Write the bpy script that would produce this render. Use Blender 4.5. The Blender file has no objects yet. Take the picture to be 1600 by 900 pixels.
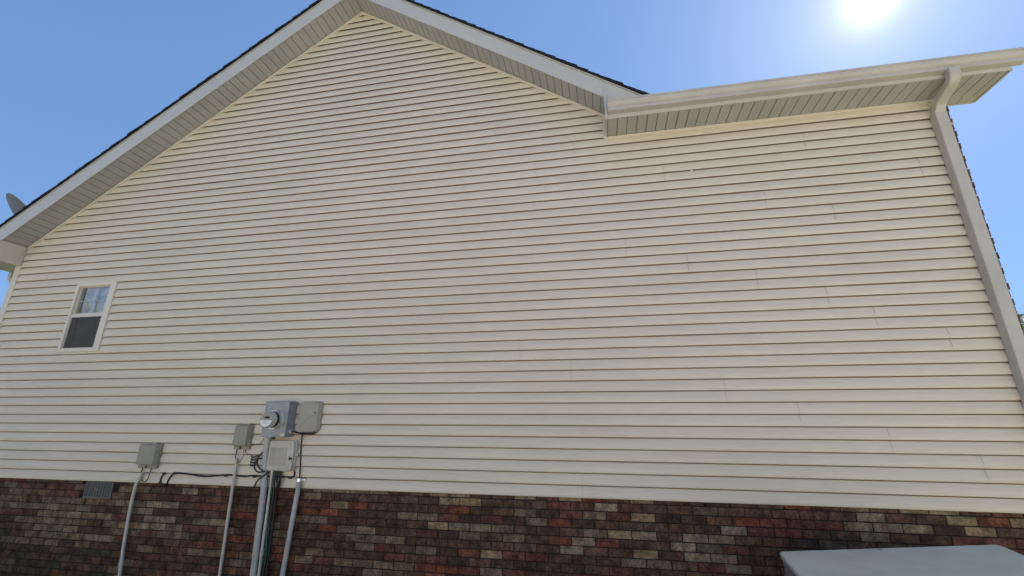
import bpy, bmesh, math, random
from mathutils import Vector, Matrix, noise
rnd = random.Random(7)
R = math.radians
S = bpy.context.scene
COL = S.collection

# ------------------------------------------------------------------ camera
cam = bpy.data.cameras.new("camera"); co = bpy.data.objects.new("camera", cam); COL.objects.link(co); S.camera = co
cr, cu, cf = Vector((0.98088444, 0.19452717, 0.00498945)), Vector((0.0529922, -0.29170397, 0.95503959)), Vector((-0.18723659, 0.93651907, 0.29643631))
m = Matrix((cr, cu, -cf)).transposed().to_4x4(); m.translation = Vector((0, -4.34786, 0.59703)); co.matrix_world = m
cam.sensor_width = 36; cam.lens = 36 * 696.066 / 1600; cam.clip_start = .05; cam.clip_end = 3000
# ------------------------------------------------------------------ sky, sun, exposure
SUN_EL, SUN_AZ = R(39.84), R(35.17)
SKYG = 0.40
sd = Vector((math.sin(SUN_AZ) * math.cos(SUN_EL), math.cos(SUN_AZ) * math.cos(SUN_EL), math.sin(SUN_EL)))
W = bpy.data.worlds.new("World"); S.world = W; W.use_nodes = True
nt = W.node_tree; nt.nodes.clear(); N = nt.nodes.new; L = nt.links.new
out = N('ShaderNodeOutputWorld'); bg = N('ShaderNodeBackground'); sky = N('ShaderNodeTexSky')
sky.sky_type = 'NISHITA'; sky.sun_disc = False; sky.sun_elevation = SUN_EL; sky.sun_rotation = SUN_AZ
sky.altitude = 200; sky.air_density = 1.0; sky.dust_density = 0.25; sky.ozone_density = 2.5
bg.inputs['Strength'].default_value = 0.075
gm = N('ShaderNodeGamma'); gm.inputs[1].default_value = SKYG
tn = N('ShaderNodeMix'); tn.data_type = 'RGBA'; tn.blend_type = 'MULTIPLY'; tn.inputs['Factor'].default_value = 1; tn.inputs['B'].default_value = (.66, 1.0, 1.58, 1)
L(sky.outputs[0], gm.inputs[0]); L(gm.outputs[0], tn.inputs['A']); L(tn.outputs['Result'], bg.inputs[0])
# bright air round the sun (aureole), a function of the real direction only
geo = N('ShaderNodeTexCoord'); dot = N('ShaderNodeVectorMath'); dot.operation = 'DOT_PRODUCT'; dot.inputs[1].default_value = sd
nrm = N('ShaderNodeVectorMath'); nrm.operation = 'NORMALIZE'
L(geo.outputs['Generated'], nrm.inputs[0]); L(nrm.outputs[0], dot.inputs[0])
def mth(op, a, b=None):
    n = N('ShaderNodeMath'); n.operation = op
    for i, v in enumerate((a, b)):
        if v is None: continue
        if isinstance(v, (int, float)): n.inputs[i].default_value = v
        else: L(v, n.inputs[i])
    return n.outputs[0]
ang = mth('ARCCOSINE', mth('MINIMUM', dot.outputs['Value'], 1.0))
g1 = mth('MULTIPLY', mth('EXPONENT', mth('MULTIPLY', ang, -1 / R(1.1))), .55)
g2 = mth('MULTIPLY', mth('EXPONENT', mth('MULTIPLY', ang, -1 / R(7.0))), 0.12)
bg2 = N('ShaderNodeBackground'); bg2.inputs[0].default_value = (1.0, .88, .68, 1); L(mth('ADD', g1, g2), bg2.inputs['Strength'])
ad = N('ShaderNodeAddShader'); L(bg.outputs[0], ad.inputs[0]); L(bg2.outputs[0], ad.inputs[1]); L(ad.outputs[0], out.inputs[0])
sl = bpy.data.lights.new("sun", 'SUN'); sl.energy = 5.0; sl.angle = R(.53); sl.color = (1, .95, .88)
so = bpy.data.objects.new("sun", sl); COL.objects.link(so); so.rotation_euler = (-sd).to_track_quat('-Z', 'Y').to_euler()
S.render.engine = 'CYCLES'
S.view_settings.view_transform = 'Standard'; S.view_settings.look = 'None'; S.view_settings.gamma = 1; S.view_settings.use_curve_mapping = False
S.view_settings.exposure = 1.85
S.cycles.max_bounces = 8; S.cycles.diffuse_bounces = 5

# ------------------------------------------------------------------ materials
def mat(name, col, rough=.6, var=.06, scale=3.0, bump=0.0, bscale=60, stretch=(1, 1, 1), metal=0.0, col2=None, attr=None, spec=.5, fine=0.0, fscale=120):
    M = bpy.data.materials.new(name); M.use_nodes = True; t = M.node_tree; P = t.nodes['Principled BSDF']
    n = t.nodes.new; l = t.links.new
    P.inputs['Roughness'].default_value = rough; P.inputs['Metallic'].default_value = metal; P.inputs['Specular IOR Level'].default_value = spec
    tc = n('ShaderNodeTexCoord'); mp = n('ShaderNodeMapping'); mp.inputs['Scale'].default_value = stretch; l(tc.outputs['Object'], mp.inputs[0])
    nz = n('ShaderNodeTexNoise'); nz.inputs['Scale'].default_value = scale; nz.inputs['Detail'].default_value = 6; l(mp.outputs[0], nz.inputs['Vector'])
    mr = n('ShaderNodeMapRange'); mr.inputs[1].default_value = .3; mr.inputs[2].default_value = .7; l(nz.outputs['Fac'], mr.inputs[0])
    mx = n('ShaderNodeMix'); mx.data_type = 'RGBA'; l(mr.outputs[0], mx.inputs['Factor'])
    c2 = col2 or tuple(c * (1 - 2 * var) for c in col); c1 = col if col2 else tuple(min(1, c * (1 + var)) for c in col)
    mx.inputs['A'].default_value = (*c1, 1); mx.inputs['B'].default_value = (*c2, 1)
    res = mx.outputs['Result']
    if attr:
        a = n('ShaderNodeAttribute'); a.attribute_name = attr
        mm = n('ShaderNodeMix'); mm.data_type = 'RGBA'; mm.blend_type = 'MULTIPLY'; mm.inputs['Factor'].default_value = 1
        l(a.outputs['Color'], mm.inputs['A']); l(res, mm.inputs['B']); res = mm.outputs['Result']
    if fine:
        nf = n('ShaderNodeTexNoise'); nf.inputs['Scale'].default_value = fscale; nf.inputs['Detail'].default_value = 4; l(mp.outputs[0], nf.inputs['Vector'])
        m2 = n('ShaderNodeMapRange'); m2.inputs[1].default_value = .3; m2.inputs[2].default_value = .7; m2.inputs[3].default_value = 1 - fine; m2.inputs[4].default_value = 1 + fine; l(nf.outputs['Fac'], m2.inputs[0])
        sc = n('ShaderNodeVectorMath'); sc.operation = 'SCALE'; l(res, sc.inputs[0]); l(m2.outputs[0], sc.inputs['Scale']); res = sc.outputs[0]
    l(res, P.inputs['Base Color'])
    if bump:
        nb = n('ShaderNodeTexNoise'); nb.inputs['Scale'].default_value = bscale; nb.inputs['Detail'].default_value = 5; l(mp.outputs[0], nb.inputs['Vector'])
        b = n('ShaderNodeBump'); b.inputs['Strength'].default_value = bump; b.inputs['Distance'].default_value = .004; l(nb.outputs['Fac'], b.inputs['Height']); l(b.outputs[0], P.inputs['Normal'])
    return M
VIN = (.665, .58, .438)
M = dict(
    siding=mat('vinyl_siding', VIN, .42, .03, .8, .35, 26, (1.0, 1, 9), fine=.035, fscale=7, attr='col'),
    siding_plain=mat('vinyl_siding_plain', VIN, .42, .03, .8, .35, 26, (1.0, 1, 9)),
    trim=mat('vinyl_trim', (.63, .565, .45), .4, .03, 2, .15, 40),
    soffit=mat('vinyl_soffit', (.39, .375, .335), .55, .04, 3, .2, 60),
    fascia=mat('coil_fascia', (.49, .47, .42), .38, .03, 1.2, .12, 8),
    gutter=mat('painted_gutter', (.45, .425, .37), .38, .05, 2.5, .15, 12, fine=.03, fscale=25),
    downs=mat('painted_downspout', (.48, .44, .37), .38, .05, 2.5, .12, 12, fine=.03, fscale=25),
    back=mat('sheathing', (.29, .215, .15), .9),
    brick=mat('brick_face', (1, 1, 1), .9, .36, 11, 1.0, 70, attr='col', spec=.2, fine=.45, fscale=45),
    mortar=mat('mortar', (.032, .022, .017), .95, .3, 18, .6, 120, spec=.1),
    shingle=mat('asphalt_shingle', (.022, .024, .028), .95, .3, 12, .8, 200, spec=.1),
    grey=mat('grey_steel_box', (.30, .31, .31), .42, .07, 9, .1, 60, metal=.15),
    pipe=mat('grey_conduit', (.42, .41, .37), .5, .1, 8, .1, 40, fine=.06, fscale=60),
    pipe2=mat('pale_conduit', (.52, .48, .40), .5, .1, 8, .1, 40, fine=.06, fscale=60),
    olive=mat('grey_green_plastic', (.29, .28, .20), .5, .05, 6, .15, 90, fine=.03, fscale=80),
    taupe=mat('warm_grey_plastic', (.35, .32, .25), .5, .05, 6, .15, 90, fine=.03, fscale=80),
    pale=mat('pale_grey_plastic', (.52, .48, .41), .4, .06, 9, .1, 50),
    black=mat('black_rubber', (.012, .012, .013), .5),
    brown=mat('brown_cable', (.16, .13, .10), .6),
    green=mat('green_wire', (.02, .10, .05), .5),
    silver=mat('zinc', (.75, .75, .73), .3, metal=.8),
    white=mat('white_plastic', (.8, .8, .77), .4),
    dark=mat('dark_void', (.02, .02, .022), .8),
    ventm=mat('vent_metal', (.12, .118, .115), .5, .1, 12),
    frame=mat('window_vinyl', (.70, .62, .50), .38, .02, 3),
    sash=mat('sash_vinyl', (.66, .59, .49), .38, .02, 3),
    screen=mat('insect_screen', (.075, .078, .075), .8, .1, 4),
    curtain=mat('sheer_curtain', (.85, .85, .83), .8, .2, 9, .3, 30),
    room=mat('room_wall', (.4, .37, .33), .9),
    lid=mat('grey_painted_lid', (.65, .59, .455), .42, .07, 3.5, .12, 25, fine=.025, fscale=60),
    cab=mat('cabinet_side', (.20, .20, .19), .5, .05, 6),
    dish=mat('dish_grey', (.11, .12, .13), .5, .06, 6),
    label=mat('sticker', (.62, .6, .45), .6),
    lawn=mat('lawn_grass', (.075, .10, .035), .95, .2, .7, .8, 30, col2=(.12, .125, .055), fine=.3, fscale=9),
    reflector_gravel=mat('pale_reflector_gravel', (.33, .315, .285), .95, .2, .7, .8, 60, col2=(.43, .41, .375), fine=.3, fscale=25),
    gravel=mat('gravel', (.36, .33, .29), .95, .3, 30, .9, 60, fine=.3, fscale=40),
    reflector_wall=mat('reflector_siding', (.78, .74, .66), .5, .03, 2, .3, 8, (1, 1, 6)),
    brick_door=mat('door_paint', (.2, .04, .03), .4),
    bark=mat('bark', (.12, .09, .07), .95, .3, 8, .8, 20, (1, 1, .2)),
)
def leafmat(name, c):
    m_ = mat(name, c, .6, .3, 1.3, attr='col'); P = m_.node_tree.nodes['Principled BSDF']
    P.inputs['Subsurface Weight'].default_value = 0; P.inputs['Transmission Weight'].default_value = 0
    t = m_.node_tree; tr = t.nodes.new('ShaderNodeBsdfTranslucent'); ms = t.nodes.new('ShaderNodeMixShader'); ms.inputs[0].default_value = .35
    tr.inputs[0].default_value = (c[0] * 2.2, c[1] * 2.2, c[2] * 1.3, 1)
    t.links.new(P.outputs[0], ms.inputs[1]); t.links.new(tr.outputs[0], ms.inputs[2]); t.links.new(ms.outputs[0], t.nodes['Material Output'].inputs[0])
    return m_
M['leaf'] = leafmat('leaf_green', (.075, .11, .03)); M['leaf2'] = leafmat('leaf_yellow', (.12, .13, .035))
# window glass
G = bpy.data.materials.new('window_glass'); G.use_nodes = True; t = G.node_tree; t.nodes.clear()
o_ = t.nodes.new('ShaderNodeOutputMaterial'); gl = t.nodes.new('ShaderNodeBsdfGlossy'); gl.inputs['Roughness'].default_value = .02
tp = t.nodes.new('ShaderNodeBsdfTransparent'); tp.inputs[0].default_value = (.85, .9, .9, 1); fr = t.nodes.new('ShaderNodeFresnel'); fr.inputs[0].default_value = 1.7
am = t.nodes.new('ShaderNodeMath'); am.operation = 'MULTIPLY_ADD'; am.inputs[1].default_value = 1.3; am.inputs[2].default_value = .12; t.links.new(fr.outputs[0], am.inputs[0])
nz = t.nodes.new('ShaderNodeTexNoise'); nz.inputs['Scale'].default_value = 5; bp = t.nodes.new('ShaderNodeBump'); bp.inputs['Strength'].default_value = .15; bp.inputs['Distance'].default_value = .02
t.links.new(nz.outputs['Fac'], bp.inputs['Height']); t.links.new(bp.outputs[0], gl.inputs['Normal'])
ms = t.nodes.new('ShaderNodeMixShader'); t.links.new(am.outputs[0], ms.inputs[0]); t.links.new(tp.outputs[0], ms.inputs[1]); t.links.new(gl.outputs[0], ms.inputs[2]); t.links.new(ms.outputs[0], o_.inputs[0])
M['glass'] = G

# ------------------------------------------------------------------ helpers
def thing(name, label, cat, loc=(0, 0, 0), group=None):
    o = bpy.data.objects.new(name, None); COL.objects.link(o); o.location = loc; o['label'] = label; o['category'] = cat
    if group: o['group'] = group
    o.empty_display_size = .1
    return o
class MB:
    def __init__(s): s.v = []; s.f = []; s.c = []
    def face(s, pts, c=None):
        i = len(s.v); s.v += [tuple(p) for p in pts]; s.f.append(tuple(range(i, i + len(pts)))); s.c.append(c)
    def prism(s, poly, vec, cap=True):
        """poly: list of 3D pts; extruded by vec"""
        n = len(poly); i = len(s.v); vec = Vector(vec)
        s.v += [tuple(p) for p in poly] + [tuple(Vector(p) + vec) for p in poly]
        for k in range(n):
            j = (k + 1) % n; s.f.append((i + k, i + j, i + n + j, i + n + k)); s.c.append(None)
        if cap:
            s.f.append(tuple(i + k for k in range(n))[::-1]); s.f.append(tuple(i + n + k for k in range(n))); s.c += [None, None]
    def box(s, x0, x1, y0, y1, z0, z1):
        s.prism([(x0, y0, z0), (x1, y0, z0), (x1, y0, z1), (x0, y0, z1)], (0, y1 - y0, 0))
    def sweep(s, path, prof, up=None, cap=True):
        """prof: list of (a,b) in the frame (side, up) along path"""
        path = [Vector(p) for p in path]; n = len(prof); base = len(s.v)
        prev = None
        for k, p in enumerate(path):
            d = (path[min(k + 1, len(path) - 1)] - path[max(k - 1, 0)]).normalized()
            if up is not None:
                side = Vector(up)  # fixed side axis
                u = side.cross(d).normalized()
            else:
                if prev is None:
                    side = d.orthogonal().normalized()
                else:
                    side = (prev - d * prev.dot(d)).normalized()
                prev = side; u = side.cross(d).normalized()
            sc = 1.0
            if 0 < k < len(path) - 1:
                a = (path[k] - path[k - 1]).normalized(); sc = 1 / max(.5, a.dot(d))
            for a, b in prof:
                s.v.append(tuple(p + side * a + u * b * (sc if up is not None else 1)))
        for k in range(len(path) - 1):
            for q in range(n):
                r_ = (q + 1) % n; i = base + k * n
                s.f.append((i + q, i + r_, i + n + r_, i + n + q)); s.c.append(None)
        if cap:
            s.f.append(tuple(base + q for q in range(n))[::-1]); e = base + (len(path) - 1) * n; s.f.append(tuple(e + q for q in range(n))); s.c += [None, None]
    def tube(s, path, r, n=10):
        s.sweep(path, [(r * math.cos(2 * PI * q / n), r * math.sin(2 * PI * q / n)) for q in range(n)])
    def cyl(s, c, axis, r0, r1, h, n=28):
        c = Vector(c); a = Vector(axis).normalized(); e = a.orthogonal().normalized(); g = a.cross(e); base = len(s.v)
        for hh, rr in ((0, r0), (h, r1)):
            for q in range(n):
                s.v.append(tuple(c + a * hh + (e * math.cos(2 * PI * q / n) + g * math.sin(2 * PI * q / n)) * rr))
        for q in range(n):
            r_ = (q + 1) % n; s.f.append((base + q, base + r_, base + n + r_, base + n + q)); s.c.append(None)
        s.f.append(tuple(base + q for q in range(n))[::-1]); s.f.append(tuple(base + n + q for q in range(n))); s.c += [None, None]
    def build(s, name, material, parent=None, smooth=False, bevel=0, props=None, loc=None, seg=2, ang=30, fix=True):
        me = bpy.data.meshes.new(name); me.from_pydata(s.v, [], s.f)
        if any(c is not None for c in s.c):
            ca = me.color_attributes.new('col', 'FLOAT_COLOR', 'CORNER'); li = 0
            for poly, c in zip(me.polygons, s.c):
                for q in poly.loop_indices: ca.data[q].color = (*(c or (.05, .04, .03)), 1)
        if fix or bevel:
            bm = bmesh.new(); bm.from_mesh(me)
            if bevel: bmesh.ops.remove_doubles(bm, verts=bm.verts, dist=1e-5)
            bmesh.ops.recalc_face_normals(bm, faces=bm.faces)
            if bevel:
                es = [e for e in bm.edges if len(e.link_faces) == 2 and e.calc_face_angle(0) > R(ang)]
                bmesh.ops.bevel(bm, geom=es, offset=bevel, segments=seg, profile=.5, affect='EDGES', clamp_overlap=True)
            bm.to_mesh(me); bm.free()
        mats = material if isinstance(material, (list, tuple)) else [material]
        for m_ in mats: me.materials.append(m_)
        if smooth:
            for p in me.polygons: p.use_smooth = True
            try: me.set_sharp_from_angle(angle=R(35))
            except Exception: pass
        o = bpy.data.objects.new(name, me); COL.objects.link(o)
        if parent:
            o.parent = parent
            off = Vector((0, 0, 0)); q = parent
            while q: off += Vector(q.location); q = q.parent
            me.transform(Matrix.Translation(-off))
        for k, v in (props or {}).items(): o[k] = v
        return o
PI = math.pi
def top(o, label, cat, group=None):
    o['label'] = label; o['category'] = cat
    if group: o['group'] = group
    return o
def struct(o): o['kind'] = 'structure'; return o
def rrect(x0, x1, z0, z1, y, r, n=5):
    """rounded rectangle in the xz plane; r a number or four radii (bl, br, tr, tl)"""
    rs = r if isinstance(r, (list, tuple)) else (r,) * 4; P = []
    for (cx, cz, a0), rr in zip(((x0, z0, PI), (x1, z0, 1.5 * PI), (x1, z1, 0), (x0, z1, .5 * PI)), rs):
        sx = 1 if cx == x0 else -1; sz = 1 if cz == z0 else -1
        for q in range(n + 1):
            a = a0 + q / n * PI / 2; P.append((cx + sx * rr + rr * math.cos(a), y, cz + sz * rr + rr * math.sin(a)))
    return P

# ------------------------------------------------------------------ ground
GZ = -1.08
g = MB(); n_ = 60; ext = 1500
xs = [math.copysign(abs(t_) ** 3, t_) * ext for t_ in [(-1 + 2 * i / n_) for i in range(n_ + 1)]]
for i in range(n_ + 1):
    for j in range(n_ + 1):
        x, y = xs[i], xs[j]; z = GZ + (.03 * noise.noise(Vector((x * .4, y * .4, 0))) if abs(x) + abs(y) > 14 else 0)
        g.v.append((x, y, z))
for i in range(n_):
    for j in range(n_):
        a = i * (n_ + 1) + j; g.f.append((a, a + n_ + 1, a + n_ + 2, a + 1)); g.c.append(None)
struct(g.build('ground', M['lawn']))
g = MB(); pts = []
for q in range(72):
    a = 2 * PI * q / 72; rr_ = 1 + .03 * noise.noise(Vector((math.cos(a) * 3, math.sin(a) * 3, 0)))
    f_ = lambda v, e: math.copysign(abs(v) ** e, v)
    pts.append((-2 + 17 * rr_ * f_(math.cos(a), .35), -10.2 + 7.6 * rr_ * f_(math.sin(a), .35), GZ + .004))
g.prism(pts, (0, 0, .03)); struct(g.build('reflector_drive', M['reflector_gravel']))  # unseen pale gravel sheet, added to throw sunlight back at the siding

# ------------------------------------------------------------------ house
AX, AZ, SL = -3.034, 6.17, 0.688           # gable apex and pitch (soffit line)
CC = 0.1016                                # siding course
XL, XR = -7.73, 3.322
EAVE = 3.66
DEPTH = 9.0
H = thing('house', 'cream vinyl sided house with brown brick base, steep gable and gutter at right', 'house', (-2.2, 0, GZ))
def lim(z):
    xl = max(XL, AX - (AZ - z) / SL)
    xr = AX + (AZ - z) / SL
    if z < 3.935: xr = .20
    return xl, xr
# siding: courses as real clapboards, two courses to a panel, overlapped ends
seams = {10: .88, 9: 1.475, 8: 2.033, 7: 2.371, 6: 2.878, 5: -.284, 4: 1.07, 3: 1.631, 2: 2.262, 1: 2.859, 0: -.22, 12: 2.237, 11: .31}
prof = [(0.0, -.0172), (.0035, -.0190), (.012, -.0192), (.046, -.0184), (.054, -.0150), (.082, -.0072), (.0915, -.0045), (.0925, .0105)]
sd_ = MB()
def wav(x, z, j):
    return .0022 * noise.noise(Vector((x * .8, j * 3.1, 1))) + .0012 * noise.noise(Vector((x * 3.1, j * 1.7, z * 2)))
k = 0
while k * CC < AZ - .02:
    z0 = k * CC; j = k // 2
    base_seam = seams.get(j, (j * 1.37) % 3.66 - 1.5)
    cuts = [base_seam + 3.66 * q for q in range(-4, 4)]
    def limits(z):
        if z0 + CC * .5 > EAVE: return lim(z)
        return max(XL, AX - (AZ - z) / SL), XR
    xa = min(limits(z0)[0], limits(z0 + CC)[0]); xb = max(limits(z0)[1], limits(z0 + CC)[1])
    if xb - xa < .05: break
    edges = [xa] + [c for c in cuts if xa + .05 < c < xb - .05] + [xb]
    spans = []
    for e in range(len(edges) - 1):
        a, b = edges[e], edges[e + 1]
        if a < -6.02 and b > -6.61 and z0 + CC > 1.47 and z0 < 2.32:
            if a < -6.63: spans.append((a, min(b, -6.615), e, 0))
            if b > -6.0: spans.append((max(a, -6.015), b, 0, e == len(edges) - 2))
        else: spans.append((a, b, e, e == len(edges) - 2))
    for a, b, e, last in spans:
        ns = max(2, int((b - a) / .12)); base = len(sd_.v)
        lipn = [(-.0045 + .0095, -.004)]
        v_ = 1 + .025 * (noise.noise(Vector((j * 7.7, e * 3.3, 2)))) * 2; pc = (v_, v_ * .998, v_ * (1 + .01 * noise.noise(Vector((j * 2.2, e, 9)))))
        P_ = [(.0300, -.0145), (.0005, -.0160)] + prof
        for q in range(ns + 1):
            x = a + (b - a) * q / ns
            if q == 0 and e > 0: x += .0007
            if q == ns and not last: x -= .0007
            lift = -.0022 * max(0, 1 - (x - a) / .12) if e > 0 else 0
            if j in (10,) and e > 0: lift *= 2.5
            for dz, y in P_:
                z = z0 + dz
                lo, hi = limits(min(z, AZ - .03))
                xx = min(max(x, lo), hi)
                sag = .0012 * noise.noise(Vector((x * .5, j * 2.3, 5)))
                sd_.v.append((xx, y + wav(x, z, j) + lift, z + sag))
        m_ = len(P_)
        for q in range(ns):
            for r_ in range(m_ - 1):
                i = base + q * m_ + r_; sd_.f.append((i, i + m_, i + m_ + 1, i + 1)); sd_.c.append(pc)
    k += 1
sd_.build('siding', M['siding'], H, smooth=True, fix=False)
# sheathing behind, and the other three walls
b = MB()
b.prism([(XL - .05, .004, GZ), (XR + .02, .004, GZ), (XR + .02, .004, EAVE), (.25, .004, EAVE), (.19, .004, 3.93), (AX, .004, AZ - .02), (XL - .05, .004, 2.92)], (0, .12, 0))
# hole for the window is left dark by a deep recess instead
sheath = b
wx0, wx1, wz0, wz1 = -6.632, -5.999, 1.450, 2.341
sb = MB()
def wallpoly(pts): sb.prism(pts, (0, .10, 0))
Y0 = .012
wallpoly([(XL - .05, Y0, GZ), (wx0 + .02, Y0, GZ), (wx0 + .02, Y0, AZ - .02 - SL * (AX - wx0 - .02)), (XL - .05, Y0, 2.86)])
wallpoly([(wx1 - .02, Y0, GZ), (XR + .02, Y0, GZ), (XR + .02, Y0, EAVE), (.2, Y0, EAVE), (.19, Y0, 3.92), (AX, Y0, AZ - .02), (wx1 - .02, Y0, AZ - .02 - SL * (AX - wx1 + .02))])
wallpoly([(wx0 + .02, Y0, GZ), (wx1 - .02, Y0, GZ), (wx1 - .02, Y0, wz0 + .02), (wx0 + .02, Y0, wz0 + .02)])
wallpoly([(wx0 + .02, Y0, wz1 - .02), (wx1 - .02, Y0, wz1 - .02), (wx1 - .02, Y0, AZ - .02 - SL * (AX - wx1 + .02)), (wx0 + .02, Y0, AZ - .02 - SL * (AX - wx0 - .02))])
sb.build('sheathing', M['back'], H)
o2 = MB(); o2.box(XL - .07, XL + .05, .11, DEPTH, GZ, 2.66); o2.box(XL, 3.3, DEPTH, DEPTH + .1, GZ, 4.0)
o2.build('rear_wall', M['trim'], H)

# brick base: every brick of the face is modelled
PAL = {'T': (.32, .222, .132), 't': (.22, .150, .092), 'D': (.118, .065, .042), 'B': (.160, .086, .053), 'R': (.23, .077, .042), 'r': (.178, .074, .045), 'M': (.08, .064, .036)}
ROWS = """.......t..t......ttt......TTTrBTT.BTDTRDTDDDDBRBTBTTDB...
......t.......ttBDTDr..rrtDDBDBDTTDDBrBTrBBBBBBBBTBDTrT..
.............tDBDrBB..r.rrTRDDDBRDBtDrtrTDDBRRrrTTTDTD...
......tt.tttttTtTTDRrB.r.rRDDD.trDrDtRDBDBBDTrRBBTDDrr...
.....ttt.TttDDtTDD...R....DDDDBTTTtDDBtTTDTTBrDBBB.......
.........TtTtTr.TTDtTD.t..RtTDBrDtDtDRTRDDTtrB...........
........tTttDtTTTTrrt..t.DDttTDDBDBBDTBDTDTTD............
.........tTTDDt.rtTD.....DDDtrDtDrTrrDDDttBrtB...........
........ttTTTTrDDB.......tBDDrBrDB.DDDBr.................
.........ttDtDD.tDrt.....trttttRRrtrD....................
..........................DDtBDR.........................""".split('\n')
BW, BH, BZ = .204, .0693, -.039
bk = MB()
def brick(x0, x1, z0, z1, yf, yb, c, B=None):
    """one brick on the xz face, front at yf"""
    B = B or bk; e = .0035
    jit = lambda s_: rnd.uniform(-s_, s_)
    f = [(x0 + e + jit(.0015), yf, z0 + e + jit(.001)), (x1 - e + jit(.0015), yf + jit(.001), z0 + e + jit(.001)), (x1 - e + jit(.0015), yf, z1 - e + jit(.001)), (x0 + e + jit(.0015), yf + jit(.001), z1 - e + jit(.001))]
    r_ = [(x0, yf + .004, z0), (x1, yf + .004, z0), (x1, yf + .004, z1), (x0, yf + .004, z1)]
    k_ = [(x, yb, z) for x, _, z in r_]
    B.face(f, c)
    for q in range(4):
        w = (q + 1) % 4; B.face([r_[q], r_[w], f[w], f[q]], c); B.face([k_[q], k_[w], r_[w], r_[q]], c)
def bcol(k, c, x, z):
    ch = '.'
    if 0 <= k < len(ROWS) and 0 <= c + 40 < len(ROWS[k]): ch = ROWS[k][c + 40]
    if ch == '.':
        left = x < -4.8
        w = dict(D=.40, B=.22, r=.20, t=.10, T=.04, R=.04)
        if left: w = dict(D=.34, B=.2, r=.10, t=.14, M=.22) if z < -.55 else dict(D=.4, B=.22, r=.18, t=.2)
        elif z < -.7: w = dict(D=.5, B=.25, r=.15, t=.06, R=.04)
        ch = rnd.choices(list(w), list(w.values()))[0]
    p = PAL[ch]; s_ = rnd.uniform(.82, 1.16); h_ = rnd.uniform(-.08, .08)
    moss = max(0, min(1, (-z - .35) / .5)) * max(0, min(1, (-4.6 - x) / 2.2)) * (.55 + .9 * noise.noise(Vector((x * 1.5, z * 3, 0))))
    moss = max(0, min(.8, moss))
    c_ = [p[0] * s_ * (1 + h_), p[1] * s_, p[2] * s_ * (1 - h_)]
    return tuple(a * (1 - moss) + b_ * moss for a, b_ in zip(c_, (.062, .056, .034)))
k = 0
while True:
    zt = BZ - BH * (k - 1); zb = zt - BH
    if k == 0: zt = .02
    if zt < GZ: break
    off = .076 + (.102 if k % 2 == 0 else 0)
    for c in range(-41, 18):
        x0 = off + c * BW; x1 = x0 + BW
        x0 = max(x0, XL - .07); x1 = min(x1, 3.42)
        if x1 - x0 < .03: continue
        cx, cz = (x0 + x1) / 2, (zt + zb) / 2
        if -5.66 < cx < -5.31 and cz > -.17: continue
        if x0 < -5.66 < x1 and cz > -.17: x1 = -5.665
        if x0 < -5.30 < x1 and cz > -.17: x0 = -5.298
        if x1 - x0 < .02: continue
        brick(x0 + .004, x1 - .004, zb + .004, zt - .004, .001 + rnd.uniform(-.0015, .0015), .02, bcol(k, c, cx, cz))
    k += 1
bk.build('brick_base', M['brick'], H, fix=False)
mo = MB()
mo.box(XL - .065, -5.66, .0055, .0058 + .02, GZ, .03); mo.box(-5.305, 3.42, .0055, .0258, GZ, .03); mo.box(-5.66, -5.305, .0055, .0258, GZ, -.172)
mo.build('mortar', M['mortar'], H)
# right-hand brick wall: its end face shows as a toothed strip beyond the downspout
rw = MB(); rm = MB(); rm.box(3.30, 3.408, .012, DEPTH, GZ, EAVE + .01)
k = 0
while True:
    zt = EAVE - BH * k; zb = zt - BH
    if zt < .03: break
    w = dict(D=.3, B=.25, r=.25, t=.14, T=.03, R=.08); ch = rnd.choices(list(w), list(w.values()))[0]; p = PAL[ch]; s_ = rnd.uniform(.8, 1.2); p = tuple(a * s_ for a in p)
    dx = (.008 if k % 2 else 0) + rnd.uniform(-.002, .002)
    brick(3.305, 3.424 + dx, zb + .006, zt - .004, .004 + rnd.uniform(-.002, .002), .06, p, rw)
    off = (k % 2) * .102
    for c in range(0, 44):
        y0 = .064 + off * (c == 0) + c * BW if c else .064; y0 = .064 + c * BW - (off if c else 0); y1 = .064 + (c + 1) * BW - off - .008
        x_ = 3.424 + rnd.uniform(-.002, .002)
        ch = rnd.choices(list(w), list(w.values()))[0]; p = PAL[ch]
        for fc in ([(x_, y0, zb + .006), (x_, y1, zb + .006), (x_, y1, zt - .004), (x_, y0, zt - .004)], [(3.4, y0, zb + .006), (3.4, y1, zb + .006), (x_, y1, zb + .006), (x_, y0, zb + .006)], [(3.4, y0, zt - .004), (x_, y0, zt - .004), (x_, y1, zt - .004), (3.4, y1, zt - .004)]):
            rw.face(fc, p)
    k += 1
bw_ = rw.build('brick_wall', M['brick'], H, fix=False); rm.build('mortar', M['mortar'], H)
# starter strip under the siding, corner posts, J-channels
st = MB(); st.box(XL - .02, 3.32, -.010, .004, -.004, .0); st.build('starter_strip', M['trim'], H)
cp = MB(); cp.prism([(XL - .095, -.026, GZ + .95), (XL + .002, -.026, GZ + .95), (XL + .002, -.026, 2.665), (XL - .095, -.026, 2.665)], (0, .022, 0)); cp.box(XL - .095, XL - .075, -.004, .10, 0, 2.665)
cp.build('corner_post', M['trim'], H, bevel=.004)
jc = MB()
jc.box(3.252, 3.30, -.024, .003, 0, EAVE - .02)
jc.build('corner_post', M['trim'], H, bevel=.002)
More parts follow.
